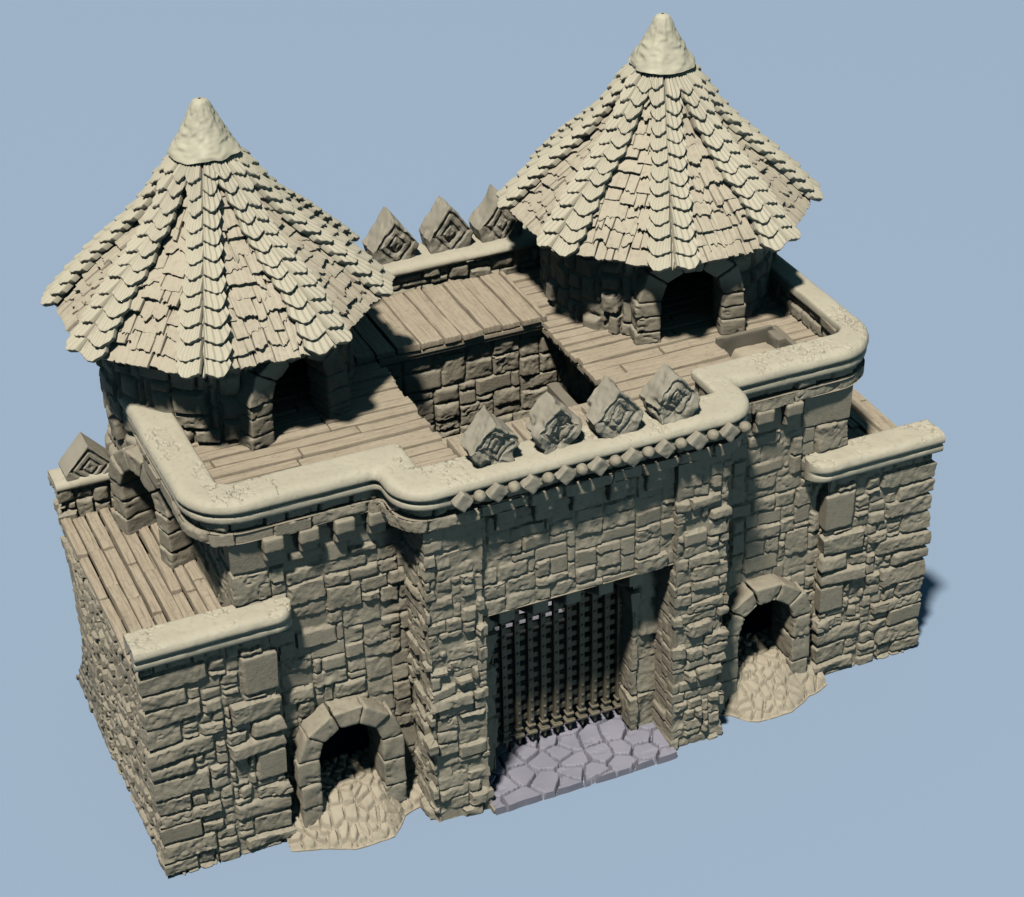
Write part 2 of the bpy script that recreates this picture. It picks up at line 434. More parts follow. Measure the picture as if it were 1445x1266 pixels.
# --- recessed curtain walls each side of the gate (with arch hole)
ARX, ARH = 3.27, .47
def arch_hole(cx, half, spring, grow):
    def f(x, z):
        return (np.abs(x - cx) < half + grow) & (z < spring) | (np.hypot(x - cx, (z - spring) / .98) < half + grow) & (z >= spring)
    return f
WALL_SIZES = [(2, 1, .5), (3, 1, 1), (4, 1, .8), (3, 2, 4), (4, 2, 4), (5, 2, 2), (2, 2, 2), (4, 3, 1), (1, 2, .7)]
for sx, sd in ((-1, 11), (1, 12)):
    path = [(-4.59, 5.75), (-4.59, .25), (-2.15, .25)] if sx < 0 else [(2.15, .25), (4.59, .25), (4.59, 5.75)]
    uc = 5.5 if sx < 0 else 2.44
    s_ = -1 if sx < 0 else 1
    fx = []
    # big quoins at the outer corner, top ones wide and smooth
    fx.append((uc - .4, uc + .75, 4.42, 4.98, 1) if sx < 0 else (uc - .75, uc + .4, 4.42, 4.98, 1))
    fx.append((uc - .55, uc + .5, 3.95, 4.42, 2) if sx < 0 else (uc - .5, uc + .55, 3.95, 4.42, 2))
    fx.append((uc - .4, uc + .7, 3.5, 3.95, 2) if sx < 0 else (uc - .7, uc + .4, 3.5, 3.95, 2))
    ly = Layout(7.94, 0, 5.1, .115, .125, WALL_SIZES, sd, fixed=fx, smooth=.3, base=.017)
    ah = arch_hole(sx * ARX, ARH, 1.33, .12)
    def hole(x, y, z, ah=ah): return (y < .3) & ah(x, z)
    def hole2(x, y, z, sx=sx, hole=hole): return hole(x, y, z) | (((y > 2.3) & (y < 3.3) & (z < 4.6) & (z > 3.4)) if sx < 0 else (x > 99))
    ribbon(path, 0, 5.1, ly, .02, hole2, hk=dict(depth=.034, rr=.016, gap=.007)).build('curtain_wall', STONE, gh)

# --- gate pillars
PIL = [(2, 1, .5), (3, 1, 1), (4, 1, 1), (3, 2, 3), (4, 2, 4), (5, 2, 3), (6, 2, 1.5), (2, 2, 2)]
for sx, sd in ((-1, 21), (1, 22)):
    xa, xb = (-2.25, -1.44) if sx < 0 else (1.44, 2.25)
    path = [(xa, .3), (xa, -.55), (xb, -.55), (xb, .3)]
    ly = Layout(2.5, 0, 5.02, .095, .098, PIL, sd, smooth=.1, base=.030, jit=.28)
    def mod(U, V, X, Y, H): return H * (.35 + .65 * sstep(4.75, 4.3, V)) * (.35 + .65 * sstep(.02, .12, np.abs(np.abs(X) - 1.44))) + .02 * sstep(1.0, 0, V)
    ribbon(path, 0, 5.02, ly, .018, hk=dict(depth=.036, rr=.014, gap=.006, corner=.012), mod=mod).build('gate_pillar', STONE, gh)
# --- wall above the gate
ly = Layout(2.9, 3.27, 5.02, .12, .125, [(3, 1, 1), (4, 1, 1.2), (3, 2, 3), (4, 2, 4), (5, 2, 1.5), (2, 2, 1.5), (3, 3, .7)], 31, smooth=.3, base=.012)
m = ribbon([(-1.46, -.46), (1.46, -.46)], 3.27, 5.02, ly, .018, hk=dict(depth=.032, rr=.015, gap=.006))
m.add([(-1.46, -.47, 3.275), (1.46, -.47, 3.275), (1.46, .35, 3.275), (-1.46, .35, 3.275)], [(0, 1, 2, 3)])
m.build('lintel_wall', STONE, gh)
# --- corbels under the slab course
def corbel(x, yw, z1, dep, w, seed, dz=.3):
    m = MB()
    block(m, [[[(x - w / 2 + i * w, y, z) for z in (z1 - dz * (.45 if j == 0 else .5), z1)] for j, y in enumerate((yw - dep, yw + .1))] for i in (0, 1)], 8, .03, .012, 5, seed)
    block(m, [[[(x - w / 2 * .9 + i * w * .9, y, z) for z in (z1 - dz * (.8 if j == 0 else 1.0), z1 - dz * .45)] for j, y in enumerate((yw - dep * .62, yw + .1))] for i in (0, 1)], 8, .03, .012, 5, seed + 3)
    m.build('corbel', STONE, gh)
for i, x in enumerate((-4.05, -3.57, -3.08, -2.62, 2.7, 3.15, 3.62)): corbel(x, .25, 5.0, .185, .27, 40 + i, .46)
for i, x in enumerate((-1.1, -.55, 0, .55, 1.1)): corbel(x, -.46, 5.0, .14, .28, 60 + i, .44)
# --- beams hanging behind the lintel
for i, x in enumerate((-1.02, -.52, -.02, .48, .95)):
    m = MB(); block(m, [[[(x - .12 + k * .24, y, z) for z in ((2.98 if j == 0 else 2.66), 3.28)] for j, y in enumerate((-.34, .3))] for k in (0, 1)], 8, .03, .015, 5, 80 + i)
    m.build('gate_corbel', STONE, gh)

# --- studs along the bulge
m_studs = []
for i in range(9):
    x = -1.78 + i * (3.86 / 8)
    m = MB(); R = np.random.RandomState(i)
    r = .108; c = np.array([x, -.71, 5.41])
    c8 = [[[c + np.array([(r if i1 else -r) * .7071 * (1 if True else 0) - (r if k1 else -r) * .7071, -.11 if j1 == 0 else .1, ((r if i1 else -r) + (r if k1 else -r)) * .7071]) * np.array([.95, 1, .95]) for k1 in (0, 1)] for j1 in (0, 1)] for i1 in (0, 1)]
    block(m, c8, 8, .018, .012, 7, 100 + i, .012)
    m.build('diamond_stud', MERLON, gh)
    xb = x + 3.86 / 16
    m = MB(); p, q = cube_grid(8); p = p / np.linalg.norm(p, axis=1)[:, None]
    p = p * (1 + .06 * fbm(p[:, 0] + i * 4, p[:, 1], p[:, 2], 2, 3))[:, None]
    if i < 9: m.add(p * np.array([.082, .085, .08]) + np.array([xb, -.75, 5.42]), q); m.build('ball_stud', STONE, gh, 0)

# --- merlons
def merlon(parent, c, hw, z0, zw, za, dep, seed, dmg, skew=0.0, base=.6, rf=.5):
    """upright diamond-gabled stone with nested carved diamonds on its face; c = (x, y_front)"""
    cx, yf = c
    poly = [(0, za), (hw, zw), (hw * base, z0), (-hw * base, z0), (-hw, zw)]
    pts = []
    for i in range(5):
        a = np.array(poly[i]); b = np.array(poly[(i + 1) % 5]); n = max(3, int(np.linalg.norm(b - a) / .022))
        for j in range(n): pts.append(a + (b - a) * j / n)
    pts = np.array(pts); ctr = np.array([0, zw + (za - zw) * .12])
    def ring(k): return ctr + (pts - ctr) * k
    K = np.concatenate([np.linspace(.02, .93, 30), [.955, .975, .99, 1.0]])
    rows = []; hv = (za - zw) * .9
    for k in K:
        p = ring(k); dd = np.abs(p[:, 0]) / hw + np.abs(p[:, 1] - ctr[1]) / hv
        rel = rf * (-.05 * sstep(.84, .80, dd) + .045 * sstep(.66, .62, dd) - .05 * sstep(.46, .42, dd) + .045 * sstep(.28, .24, dd) - .02 * sstep(.12, .08, dd))
        y = -rel + (0 if k < .95 else (k - .95) / .05 * .015)
        rows.append(np.column_stack([p[:, 0], y, p[:, 1]]))
    for y in np.linspace(.03, dep - .03, max(4, int(dep / .03))): rows.append(np.column_stack([pts[:, 0], np.full(len(pts), y), pts[:, 1]]))
    for k, y in ((1.0, dep - .01), (.98, dep), (.6, dep), (.02, dep)): p = ring(k); rows.append(np.column_stack([p[:, 0], np.full(len(p), y), p[:, 1]]))
    P = np.stack(rows); P = np.concatenate([P, P[:, :1]], 1)
    P[..., 0] += skew * (P[..., 2] - z0)
    s = seed * 11.1
    d1 = np.stack([fbm(P[..., 0] + s + 50 * a, P[..., 1], P[..., 2], 3.5, 4) for a in range(3)], -1)
    d2 = np.stack([fbm(P[..., 0] + s + 50 * a, P[..., 1], P[..., 2], 9, 3) for a in range(3)], -1)
    bite = sstep(.15, .6, fbm(P[..., 0] + s, P[..., 1], P[..., 2] + 8, 2.6, 3))
    nx = P - np.array([0, dep / 2, (zw + z0) / 2]); nx /= np.linalg.norm(nx, axis=-1)[..., None] + 1e-6
    P = P + dmg * (d1 * .028 + d2 * .016) - nx * (bite * dmg * .06)[..., None]
    m = MB(); m.grid((P + np.array([cx, yf, 0]))[::-1])
    return m.build('merlon', MERLON, parent, 40)
for i, x in enumerate((-1.18, -.30, .54, 1.40)): merlon(gh, (x, -.54), .36, 5.60, 5.90 + .02 * (i % 2), 6.33, .42, i + 1, 1.1, (-.02, .0, .02, .0)[i], .58)
# back parapet with its merlons
for i, x in enumerate((-1.15, -.27, .62, 1.47)): merlon(gh, (x, 5.30), .38, 5.60, 5.92, 6.44, .44, i + 21, .55, .0, .8)
ly = Layout(9.2, ZD - .1, 5.62, .115, .13, [(2, 1, 2), (3, 1, 3), (4, 1, 2), (3, 2, 2), (2, 2, 2)], 35, smooth=.1, base=.025)
ribbon([(-4.6, 5.12), (4.6, 5.12)], ZD - .1, 5.6, ly, .018, hk=dict(depth=.06, rr=.04)).build('back_parapet', STONE, gh)
bprof = [(1, -.3), (1, -.06), (.96, -.02), (.85, 0), (.2, 0), (.1, -.012), (.03, -.045), (0, -.085), (.02, -.13), (.08, -.15), (.3, -.155)]
QA, QB = two_paths([(-4.62, 5.06), (4.62, 5.06)], [0, 0], [(-4.62, 5.8), (4.62, 5.8)], [0, 0], .025)
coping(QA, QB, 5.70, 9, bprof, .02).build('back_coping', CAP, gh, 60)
# rear wall
ly = Layout(9.2, 0, 5.6, .3, .3, [(2, 1, 2), (1, 1, 1), (2, 2, 1)], 36)
ribbon([(4.6, 5.76), (-4.6, 5.76)], 0, 5.6, ly, .06).build('rear_wall', STONE, gh)

# --- decks
def plank_deck(x0, x1, y0, y1, zt, along, wmin, wmax, seed, skip=None, grain=.006, joint=(1.2, 2.8), th=.09, ragged=None, gap=.03, zj=.018):
    """boards laid along 'x' or 'y' between the limits; skip(x0,x1,y0,y1)->list of pieces"""
    R = np.random.RandomState(seed); m = MB()
    a0, a1, b0, b1 = (x0, x1, y0, y1) if along == 'x' else (y0, y1, x0, x1)
    b = b0; k = 0
    while b < b1 - .03:
        w = R.uniform(wmin, wmax)
        if b1 - b - w < .08: w = b1 - b
        cuts = [a0]; a = a0 + R.uniform(.3, joint[1])
        while a < a1 - .35: cuts.append(a); a += R.uniform(*joint)
        cuts.append(a1)
        for p, q in zip(cuts[:-1], cuts[1:]):
            segs = [(p, q)]
            if skip: segs = skip(p, q, b, b + w)
            for (s, e) in segs:
                if e - s < .05: continue
                k += 1
                je = (R.uniform(-.03, .035) if (ragged and abs(e - a1) < 1e-6 and ragged[1]) else 0); js = (R.uniform(-.035, .03) if (ragged and abs(s - a0) < 1e-6 and ragged[0]) else 0)
                L = e - s - gap + je - js; z = R.uniform(-zj, zj)
                v, f = slab(w - gap - R.uniform(0, .012), L, th + z, max(4, int(w / .016)), max(4, int(L / .07)), seed * 31 + k, jag(R, .012, w), .007, grain, 30, jag(R, .008, w))
                tilt = R.uniform(-.05, .05)
                vv = np.empty_like(v)
                bow = R.uniform(-.012, .012) * np.sin(v[:, 1] / max(L, .1) * np.pi)
                if along == 'x': vv[:, 0] = s + js + v[:, 1]; vv[:, 1] = b + w - gap - v[:, 0] + bow
                else: vv[:, 1] = s + js + v[:, 1]; vv[:, 0] = b + v[:, 0] + bow
                vv[:, 2] = zt - th + v[:, 2] + tilt * (v[:, 0] - w / 2)
                m.add(vv, f if along == 'y' else f)
        b += w
    return m
HX0, HX1, HY0, HY1 = 3.33, 4.28, .9, 1.82     # trapdoor in the right deck
def hatch(p, q, b0, b1):
    if b1 <= HY0 or b0 >= HY1 - .02 or q <= HX0 or p >= HX1: return [(p, q)]
    return [(p, min(q, HX0)), (max(p, HX1), q)]
XL, XR = -1.27, 1.30
for sx in (-1, 1):
    m = plank_deck(-4.75, XL, .3, 5.12, ZD, 'x', .18, .27, 71, None, ragged=(False, True)) if sx < 0 else plank_deck(XR, 4.85, .3, 5.12, ZD, 'x', .18, .27, 74, hatch, ragged=(True, False))
    if sx < 0: m.box((-4.58, .3, ZD - .72), (XL - .03, 5.1, ZD - .62))  # unseen sheet added well below the boards to keep light out of the rooms
    else:
        m.box((XR + .03, .3, ZD - .2), (HX0, 5.1, ZD - .13)); m.box((HX1, .3, ZD - .2), (4.58, 5.1, ZD - .13))  # added sheets under the boards, blocking light through the gaps
        m.box((HX0, HY1, ZD - .2), (HX1, 5.1, ZD - .13)); m.box((HX0, .3, ZD - .2), (HX1, HY0, ZD - .13))
    m.build('plank_deck', WOOD, gh, 35)
m = plank_deck(-1.62, 1.42, 3.5, 5.14, 5.27, 'y', .28, .42, 83, ragged=(True, False), grain=.011, joint=(5, 6), th=.09)
m.box((-1.6, 3.62, 5.05), (1.4, 5.1, 5.15))
for k, (z, w, s, yo) in enumerate(((5.14, .2, 5, .0), (5.08, .16, 6, .02))):
    v, f = slab(.10, 2.7, .055, 5, 40, 900 + k, None, .01, .006, 20); vv = np.stack([-1.27 + v[:, 1], 3.56 + yo - 0 + (.10 - v[:, 0]) - .03, z - .05 + v[:, 2]], 1); m.add(vv, f)
m.build('bridge_deck', WOODY, gh, 35)
m = plank_deck(XL + .02, XR - .02, -.1, 1.08, ZD + .02, 'y', .2, .32, 88, ragged=(False, True), grain=.008, joint=(5, 6))
m.box((XL + .02, -.1, 3.3), (XR - .02, 1.04, ZD - .06)); m.box((XL + .02, 1.0, 3.6), (XR - .02, 1.38, 5.0))  # second box: hidden block added to cut sunlight on the passage floor
m.build('walkway_deck', WOODY, gh, 35)

# --- murder-hole pit
ly = Layout(4.2, 1.9, 5.1, .14, .145, [(3, 1, 1), (4, 1, 1), (3, 2, 4), (4, 2, 3), (2, 2, 2), (3, 3, .6)], 41, smooth=.3, base=.013)
m = ribbon([(-1.5, 3.62), (2.6, 3.62)], 1.95, 5.12, ly, .018, hk=dict(depth=.05, rr=.03))
m.build('pit_wall', STONE, gh)
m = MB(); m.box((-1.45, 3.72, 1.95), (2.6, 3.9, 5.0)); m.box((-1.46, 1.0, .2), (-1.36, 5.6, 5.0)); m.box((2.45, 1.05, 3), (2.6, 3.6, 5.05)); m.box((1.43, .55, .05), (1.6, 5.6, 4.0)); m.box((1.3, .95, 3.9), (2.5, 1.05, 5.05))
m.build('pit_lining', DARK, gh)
m = MB()
for k, (y0, y1, zt) in enumerate(((1.1, 1.9, 4.2), (1.92, 2.75, 4.28), (2.77, 3.55, 4.18))):
    block(m, bx8((1.32, y0, 3.0), (2.5, y1, zt - .5)), 12, .04, .03, 4, 200 + k, .03)
m.build('pit_ledge', STONE, gh)

# --- trapdoor opening in the right deck
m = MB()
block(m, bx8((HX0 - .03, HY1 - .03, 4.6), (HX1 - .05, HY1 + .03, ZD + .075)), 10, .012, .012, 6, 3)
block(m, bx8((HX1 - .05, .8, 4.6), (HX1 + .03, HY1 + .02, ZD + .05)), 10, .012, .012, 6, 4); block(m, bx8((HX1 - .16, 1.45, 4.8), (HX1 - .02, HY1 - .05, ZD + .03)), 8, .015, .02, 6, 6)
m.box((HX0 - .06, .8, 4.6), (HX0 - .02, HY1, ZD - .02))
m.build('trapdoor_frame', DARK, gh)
gx, gy = np.meshgrid(np.linspace(HX0 - .02, HX1, 40), np.linspace(.85, HY1, 30), indexing='ij')
gz = 4.99 - .4 * sstep(3.62, 3.4, gx) + .06 * np.exp(-((gx - 3.95) / .38) ** 2 - ((gy - 1.45) / .4) ** 2) + .02 * fbm(gx, gy, 3., 4, 3)
m = MB(); m.grid(np.stack([gx, gy, gz], -1)); m.build('trapdoor_floor', COBBLE, gh)

# --- arched doorways
def arch_frame(name, parent, to_world, half, z0, spring, wid, front, back, nj, nv, seed, rise=1.0, proud=.0):
    """stone surround in a local frame: x across, y depth (front<back), z up; to_world maps (n,3)"""
    m = MB(); R = np.random.RandomState(seed)
    tmp = MB()
    for s in (-1, 1):
        z = z0
        hs = (spring - z0) / nj
        for j in range(nj):
            zt = z0 + hs * (j + 1) + (R.uniform(-.04, .04) if j < nj - 1 else 0)
            a, b = (half, half + wid * R.uniform(.92, 1.08)); pr = front - R.uniform(0, .035)
            xs = sorted((s * a, s * b))
            block(tmp, bx8((xs[0], pr, z + .006), (xs[1], back, zt - .006)), 14, .028, .016, 4.5, seed + j * 3 + s, .02)
            z = zt
    for k in range(nv):
        t0 = math.pi * k / nv + .012; t1 = math.pi * (k + 1) / nv - .012
        ro = half + wid * R.uniform(.9, 1.08); pr = front - R.uniform(0, .04)
        c8 = [[[(r * math.cos(t), y, spring + r * math.sin(t) * rise) for t in (t0, t1)] for y in (pr, back)] for r in (half, ro)]
        block(tmp, c8, 12, .028, .016, 4.5, seed + 50 + k, .02)
    for v, q in zip(tmp.v, tmp.q): m.v.append(to_world(v)); m.q.append(q)
    m.n = tmp.n
    return m.build(name, STONE, parent, 55)
for sx, sd in ((-1, 300), (1, 330)):
    f = lambda v, sx=sx: v + np.array([sx * ARX, 0, 0])
    o = arch_frame('arched_doorway', gh, f, .46, .12, 1.33, .31, -.03, .6, 3, 5, sd, .95)
# tunnel behind the small arches: a dark room
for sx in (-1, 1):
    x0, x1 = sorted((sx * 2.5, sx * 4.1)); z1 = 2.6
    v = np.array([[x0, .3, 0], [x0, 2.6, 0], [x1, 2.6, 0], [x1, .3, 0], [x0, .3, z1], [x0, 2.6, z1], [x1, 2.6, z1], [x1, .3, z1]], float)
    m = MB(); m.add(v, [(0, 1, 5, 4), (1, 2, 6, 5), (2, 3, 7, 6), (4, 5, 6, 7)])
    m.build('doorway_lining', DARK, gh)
# side doorway onto the left wing deck
def side_map(v):  # local x -> along -y.., local y(depth) -> +x
    o = np.empty_like(v); o[:, 0] = -5.14 + .29 * v[:, 0] + .957 * v[:, 1]; o[:, 1] = 2.80 - .957 * v[:, 0] + .29 * v[:, 1]; o[:, 2] = v[:, 2]; return o
arch_frame('arched_doorway', gh, side_map, .42, 3.45, 4.32, .33, .0, .58, 3, 5, 360, .95)

# --- gate: inner piers, portcullis, passage
for sx, sd in ((-1, 51), (1, 52)):
    xs = [(-1.46, .0), (-1.07, .0), (-1.07, .5)] if sx < 0 else [(1.07, .5), (1.07, .0), (1.46, .0)]
    ly = Layout(.9, .1, 3.3, .2, .2, [(5, 2, 3), (5, 3, 2)], sd, smooth=.1, base=.012)
    ribbon(xs, .06, 3.28, ly, .018, hk=dict(depth=.03, rr=.02, gap=.006)).build('gate_pier', STONE, gh)
pc = MB(); root = None
m = MB()
m.box((-1.3, .42, .05), (-1.25, .43, .06))
port = bpy.data.objects.new('portcullis', None); COL.objects.link(port); port.parent = gh; port.empty_display_size = .2
BARX = [-.98 + .2035 * i for i in range(11)]
for i, x in enumerate(BARX):
    b = MB()
    for k in range(1):
        block(b, bx8((x - .042, .36, .34), (x + .042, .44, 3.27)), 6, .012, .004, 8, 400 + i)
    # pointed shoe with a fluted bracket
    block(b, [[[(x + (-.055 if i1 == 0 else .055) * (1 if k1 else .15), y, z) for k1, z in enumerate((.17, .36))] for y in (.34, .46)] for i1 in (0, 1)], 6, .01, .004, 8, 430 + i)
    block(b, bx8((x - .075, .31, .30), (x + .075, .46, .345)), 6, .01, .006, 8, 445 + i)
    block(b, bx8((x - .06, .33, .43), (x + .06, .46, .465)), 6, .01, .006, 8, 460 + i)
    for z in np.arange(.55, 3.2, .18):
        block(b, [[[(x + dx, y, z + dz) for dz in (-.022, .022)] for y in (.335, .37)] for dx in (-.022, .022)], 3, .02, 0, 1, 0)
    b.build('vertical_bar', IRON_SHADED, port)
for k, z in enumerate(np.arange(.55, 3.2, .18)):
    b = MB(); block(b, bx8((-1.07, .45, z - .045), (1.08, .50, z + .045)), 6, .012, .004, 8, 500 + k); b.build('cross_bar', IRON_SHADED, port)

# ==================================================================== TOWERS
TZ0, TZ1, TR = 3.45, 6.72, 1.77
def tower(cx, cy, door_deg, seed, label):
    t = thing('round_tower', label, 'tower', (cx, cy, ZD), 'round towers on the gatehouse')
    n = 200; ang = np.linspace(rad(90), rad(90) + 2 * math.pi, n)      # counter-clockwise: outward is to the right of travel
    # right-hand normal (dy,-dx) of a counter-clockwise path points outward
    path = np.stack([cx + TR * np.cos(ang), cy + TR * np.sin(ang)], 1)
    ly = Layout(2 * math.pi * TR, TZ0, TZ1, .12, .12, [(2, 2, 1), (3, 3, 4), (4, 3, 3), (3, 2, 2), (2, 3, 2), (4, 2, 1)], seed, smooth=.25, base=.022)
    da = rad(door_deg - 90); dx, dy = math.cos(da), math.sin(da)
    def hole(x, y, z):
        rx, ry = x - cx, y - cy; lx = rx * -dy + ry * dx; ld = rx * dx + ry * dy
        ah = arch_hole(0, .46, 5.84, .14)
        return ((ld > 0) & ah(lx, z) & (z > 4.8)) | ((x < -4.4) & (y > 2.2) & (y < 3.45) & (z < 4.78))
    w = ribbon(path, TZ0, TZ1, ly, .022, hole, closed=True, hk=dict(depth=.07, rr=.04, gap=.014, warp=.022, corner=.035))
    w.build('tower_wall', STONE, t)
    def mp(v):
        o = np.empty_like(v); lx, ly_, z = v[:, 0], v[:, 1], v[:, 2]
        o[:, 0] = cx + dx * (TR - ly_) - dy * lx * -1 * -1; o[:, 1] = cy + dy * (TR - ly_) + dx * lx; o[:, 2] = z; return o
    arch_frame('doorway', t, mp, .45, ZD - .02, 5.84, .36, -.06, .42, 3, 5, seed + 400, .98)
    # ---- roof
    zap, k = 9.03, 1.08; SL = 1.421; H = .2693; SMAX = 3.27
    R = np.random.RandomState(seed + 5); m = MB(); mr = MB()
    for f in range(8):
        mid = rad(-90 + 45 * f); c, s = math.cos(mid), math.sin(mid)
        down = np.array([c * .9239, s * .9239, -k]); down /= np.linalg.norm(down)
        tv = np.array([-s, c, 0]); nv = np.cross(down, tv); nv = nv if nv[2] > 0 else -nv
        org = np.array([cx, cy, zap])
        def face(tt, ss, hh): return org + down * ss[:, None] + tv * tt[:, None] + nv * (hh - .12 * np.exp(-((ss - 1.5) / .8) ** 2))[:, None]
        # boards beneath
        s0, s1 = .3, SMAX - .03
        sv = np.linspace(s0, s1, 14); g = np.stack([face(-H * sv, sv, 0 * sv - .07), face(H * sv, sv, 0 * sv - .07)]); m.grid(g)
        e1 = org + down * s1 - tv * H * s1; e2 = org + down * s1 + tv * H * s1
        ib = np.array([cx, cy, 0]); z6 = 6.56
        def inn(e, r): d_ = e - ib; return np.array([cx + d_[0] * r, cy + d_[1] * r, z6])
        m.grid(np.array([[e1, inn(e1, .97), inn(e1, .5), inn(e1, .02)], [e2, inn(e2, .97), inn(e2, .5), inn(e2, .02)]]))
        se = SMAX + .0
        row = 0
        while se > .66:
            hw = H * (se - .1) - .05
            x = -hw - R.uniform(0, .1)
            while x < hw:
                w = R.choice([R.uniform(.10, .18), R.uniform(.18, .30), R.uniform(.30, .44)], p=[.35, .45, .2])
                w = min(w, hw + .1 - x)
                if w < .05: break
                big = R.rand()
                amp = (.012 if big < .35 else (.045 if big < .68 else .085))
                if row == 0: amp = min(amp, .03)
                th = R.uniform(.05, .08); Ls = .40
                v, q = slab(w - R.choice([.004, .012, .02]), Ls, th, max(5, int(w / .014)), 7, R.randint(99999), jag(R, amp, w), .01, .009, 34)
                off = R.uniform(-.055, .05) if row else R.uniform(-.015, .015)
                lift = .0 + .09 * (v[:, 1] / Ls) + R.uniform(-.018, .026)
                sk = R.uniform(-.05, .05)
                m.add(face(x + v[:, 0] + sk * (v[:, 1] - Ls), se - Ls + v[:, 1] + off, v[:, 2] + lift - .09), q)
                x += w
            se -= .212 * R.uniform(.94, 1.06); row += 1
        # ridge tiles, one wing on this face at each of its two ridges
        for sg in (-1, 1):
            se = SMAX + .03; row = 0
            while se > .68:
                wt = .20 + .062 * se + R.uniform(-.025, .025)
                Ls = .36; pk = wt * (.52 + .05 * math.sin(row * 1.7 + f)); fl = wt * .10
                def end(x):
                    l = np.maximum(0, pk - fl - x) / (pk - fl); r_ = np.maximum(0, x - pk - fl) / (wt - pk - fl)
                    return .05 - .10 * l - .17 * r_
                v, q = slab(wt, Ls, .078, max(9, int(wt / .013)), 8, R.randint(99999), end, .022, .003, 10)
                st = .010 * np.cos(v[:, 0] / wt * np.pi * 8) * (v[:, 2] > .03) * sstep(0, .05, v[:, 0])
                ss = se - Ls + v[:, 1] + R.uniform(-.012, .012)
                tt = sg * (H * ss + .014 - v[:, 0] * (.60 + .40 * np.minimum(1, 1.12 * v[:, 1] / Ls)) - R.uniform(0, .012))
                rot = R.uniform(-.06, .06)
                lift = .022 + .105 * (v[:, 1] / Ls) + R.uniform(-.008, .012) + .018 * (v[:, 0] / wt) + .012 * np.maximum(0, 1 - v[:, 0] / .05)
                P = face(tt, ss, v[:, 2] + lift + st - .022)
                mr.add(P, q if sg < 0 else q[:, ::-1])
                se -= .213 * R.uniform(.9, 1.1); row += 1
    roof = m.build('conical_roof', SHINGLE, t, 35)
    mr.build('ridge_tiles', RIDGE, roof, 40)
    # lumpy cap on the tip
    th = np.linspace(0, 2 * math.pi, 73); zz = np.linspace(0, 1, 40)
    T, Zz = np.meshgrid(th, zz, indexing='ij')
    pz = np.interp(Zz, [0, .06, .2, .38, .64, .86, .97, 1], [.475, .455, .385, .305, .21, .14, .095, .02])
    ctn = np.cos(T); stn = np.sin(T)
    nn = .026 * fbm(ctn * 1.0 + seed, stn * 1.0, Zz * 1.8, 1.6, 3) + .022 * fbm(ctn + seed, stn, Zz * 3, 4.5, 4)
    r = pz * (1 + 0 * nn) + nn * np.clip(pz * 3, .15, 1)
    m = MB(); m.grid(np.stack([cx + r * ctn, cy + r * stn, 8.74 + Zz * .715 + .03 * fbm(ctn, stn, seed, 1.5, 2) * (1 - Zz)], -1))
    m.build('roof_cap', FINIAL, roof, 0)
    return t
tower(-3.42, 3.89, 16, 91, 'round shingle-roofed tower standing nearest the wing whose plank deck is fully in view')
tower(3.42, 3.89, -12, 95, 'round shingle-roofed tower standing behind the square trapdoor hole in the deck')

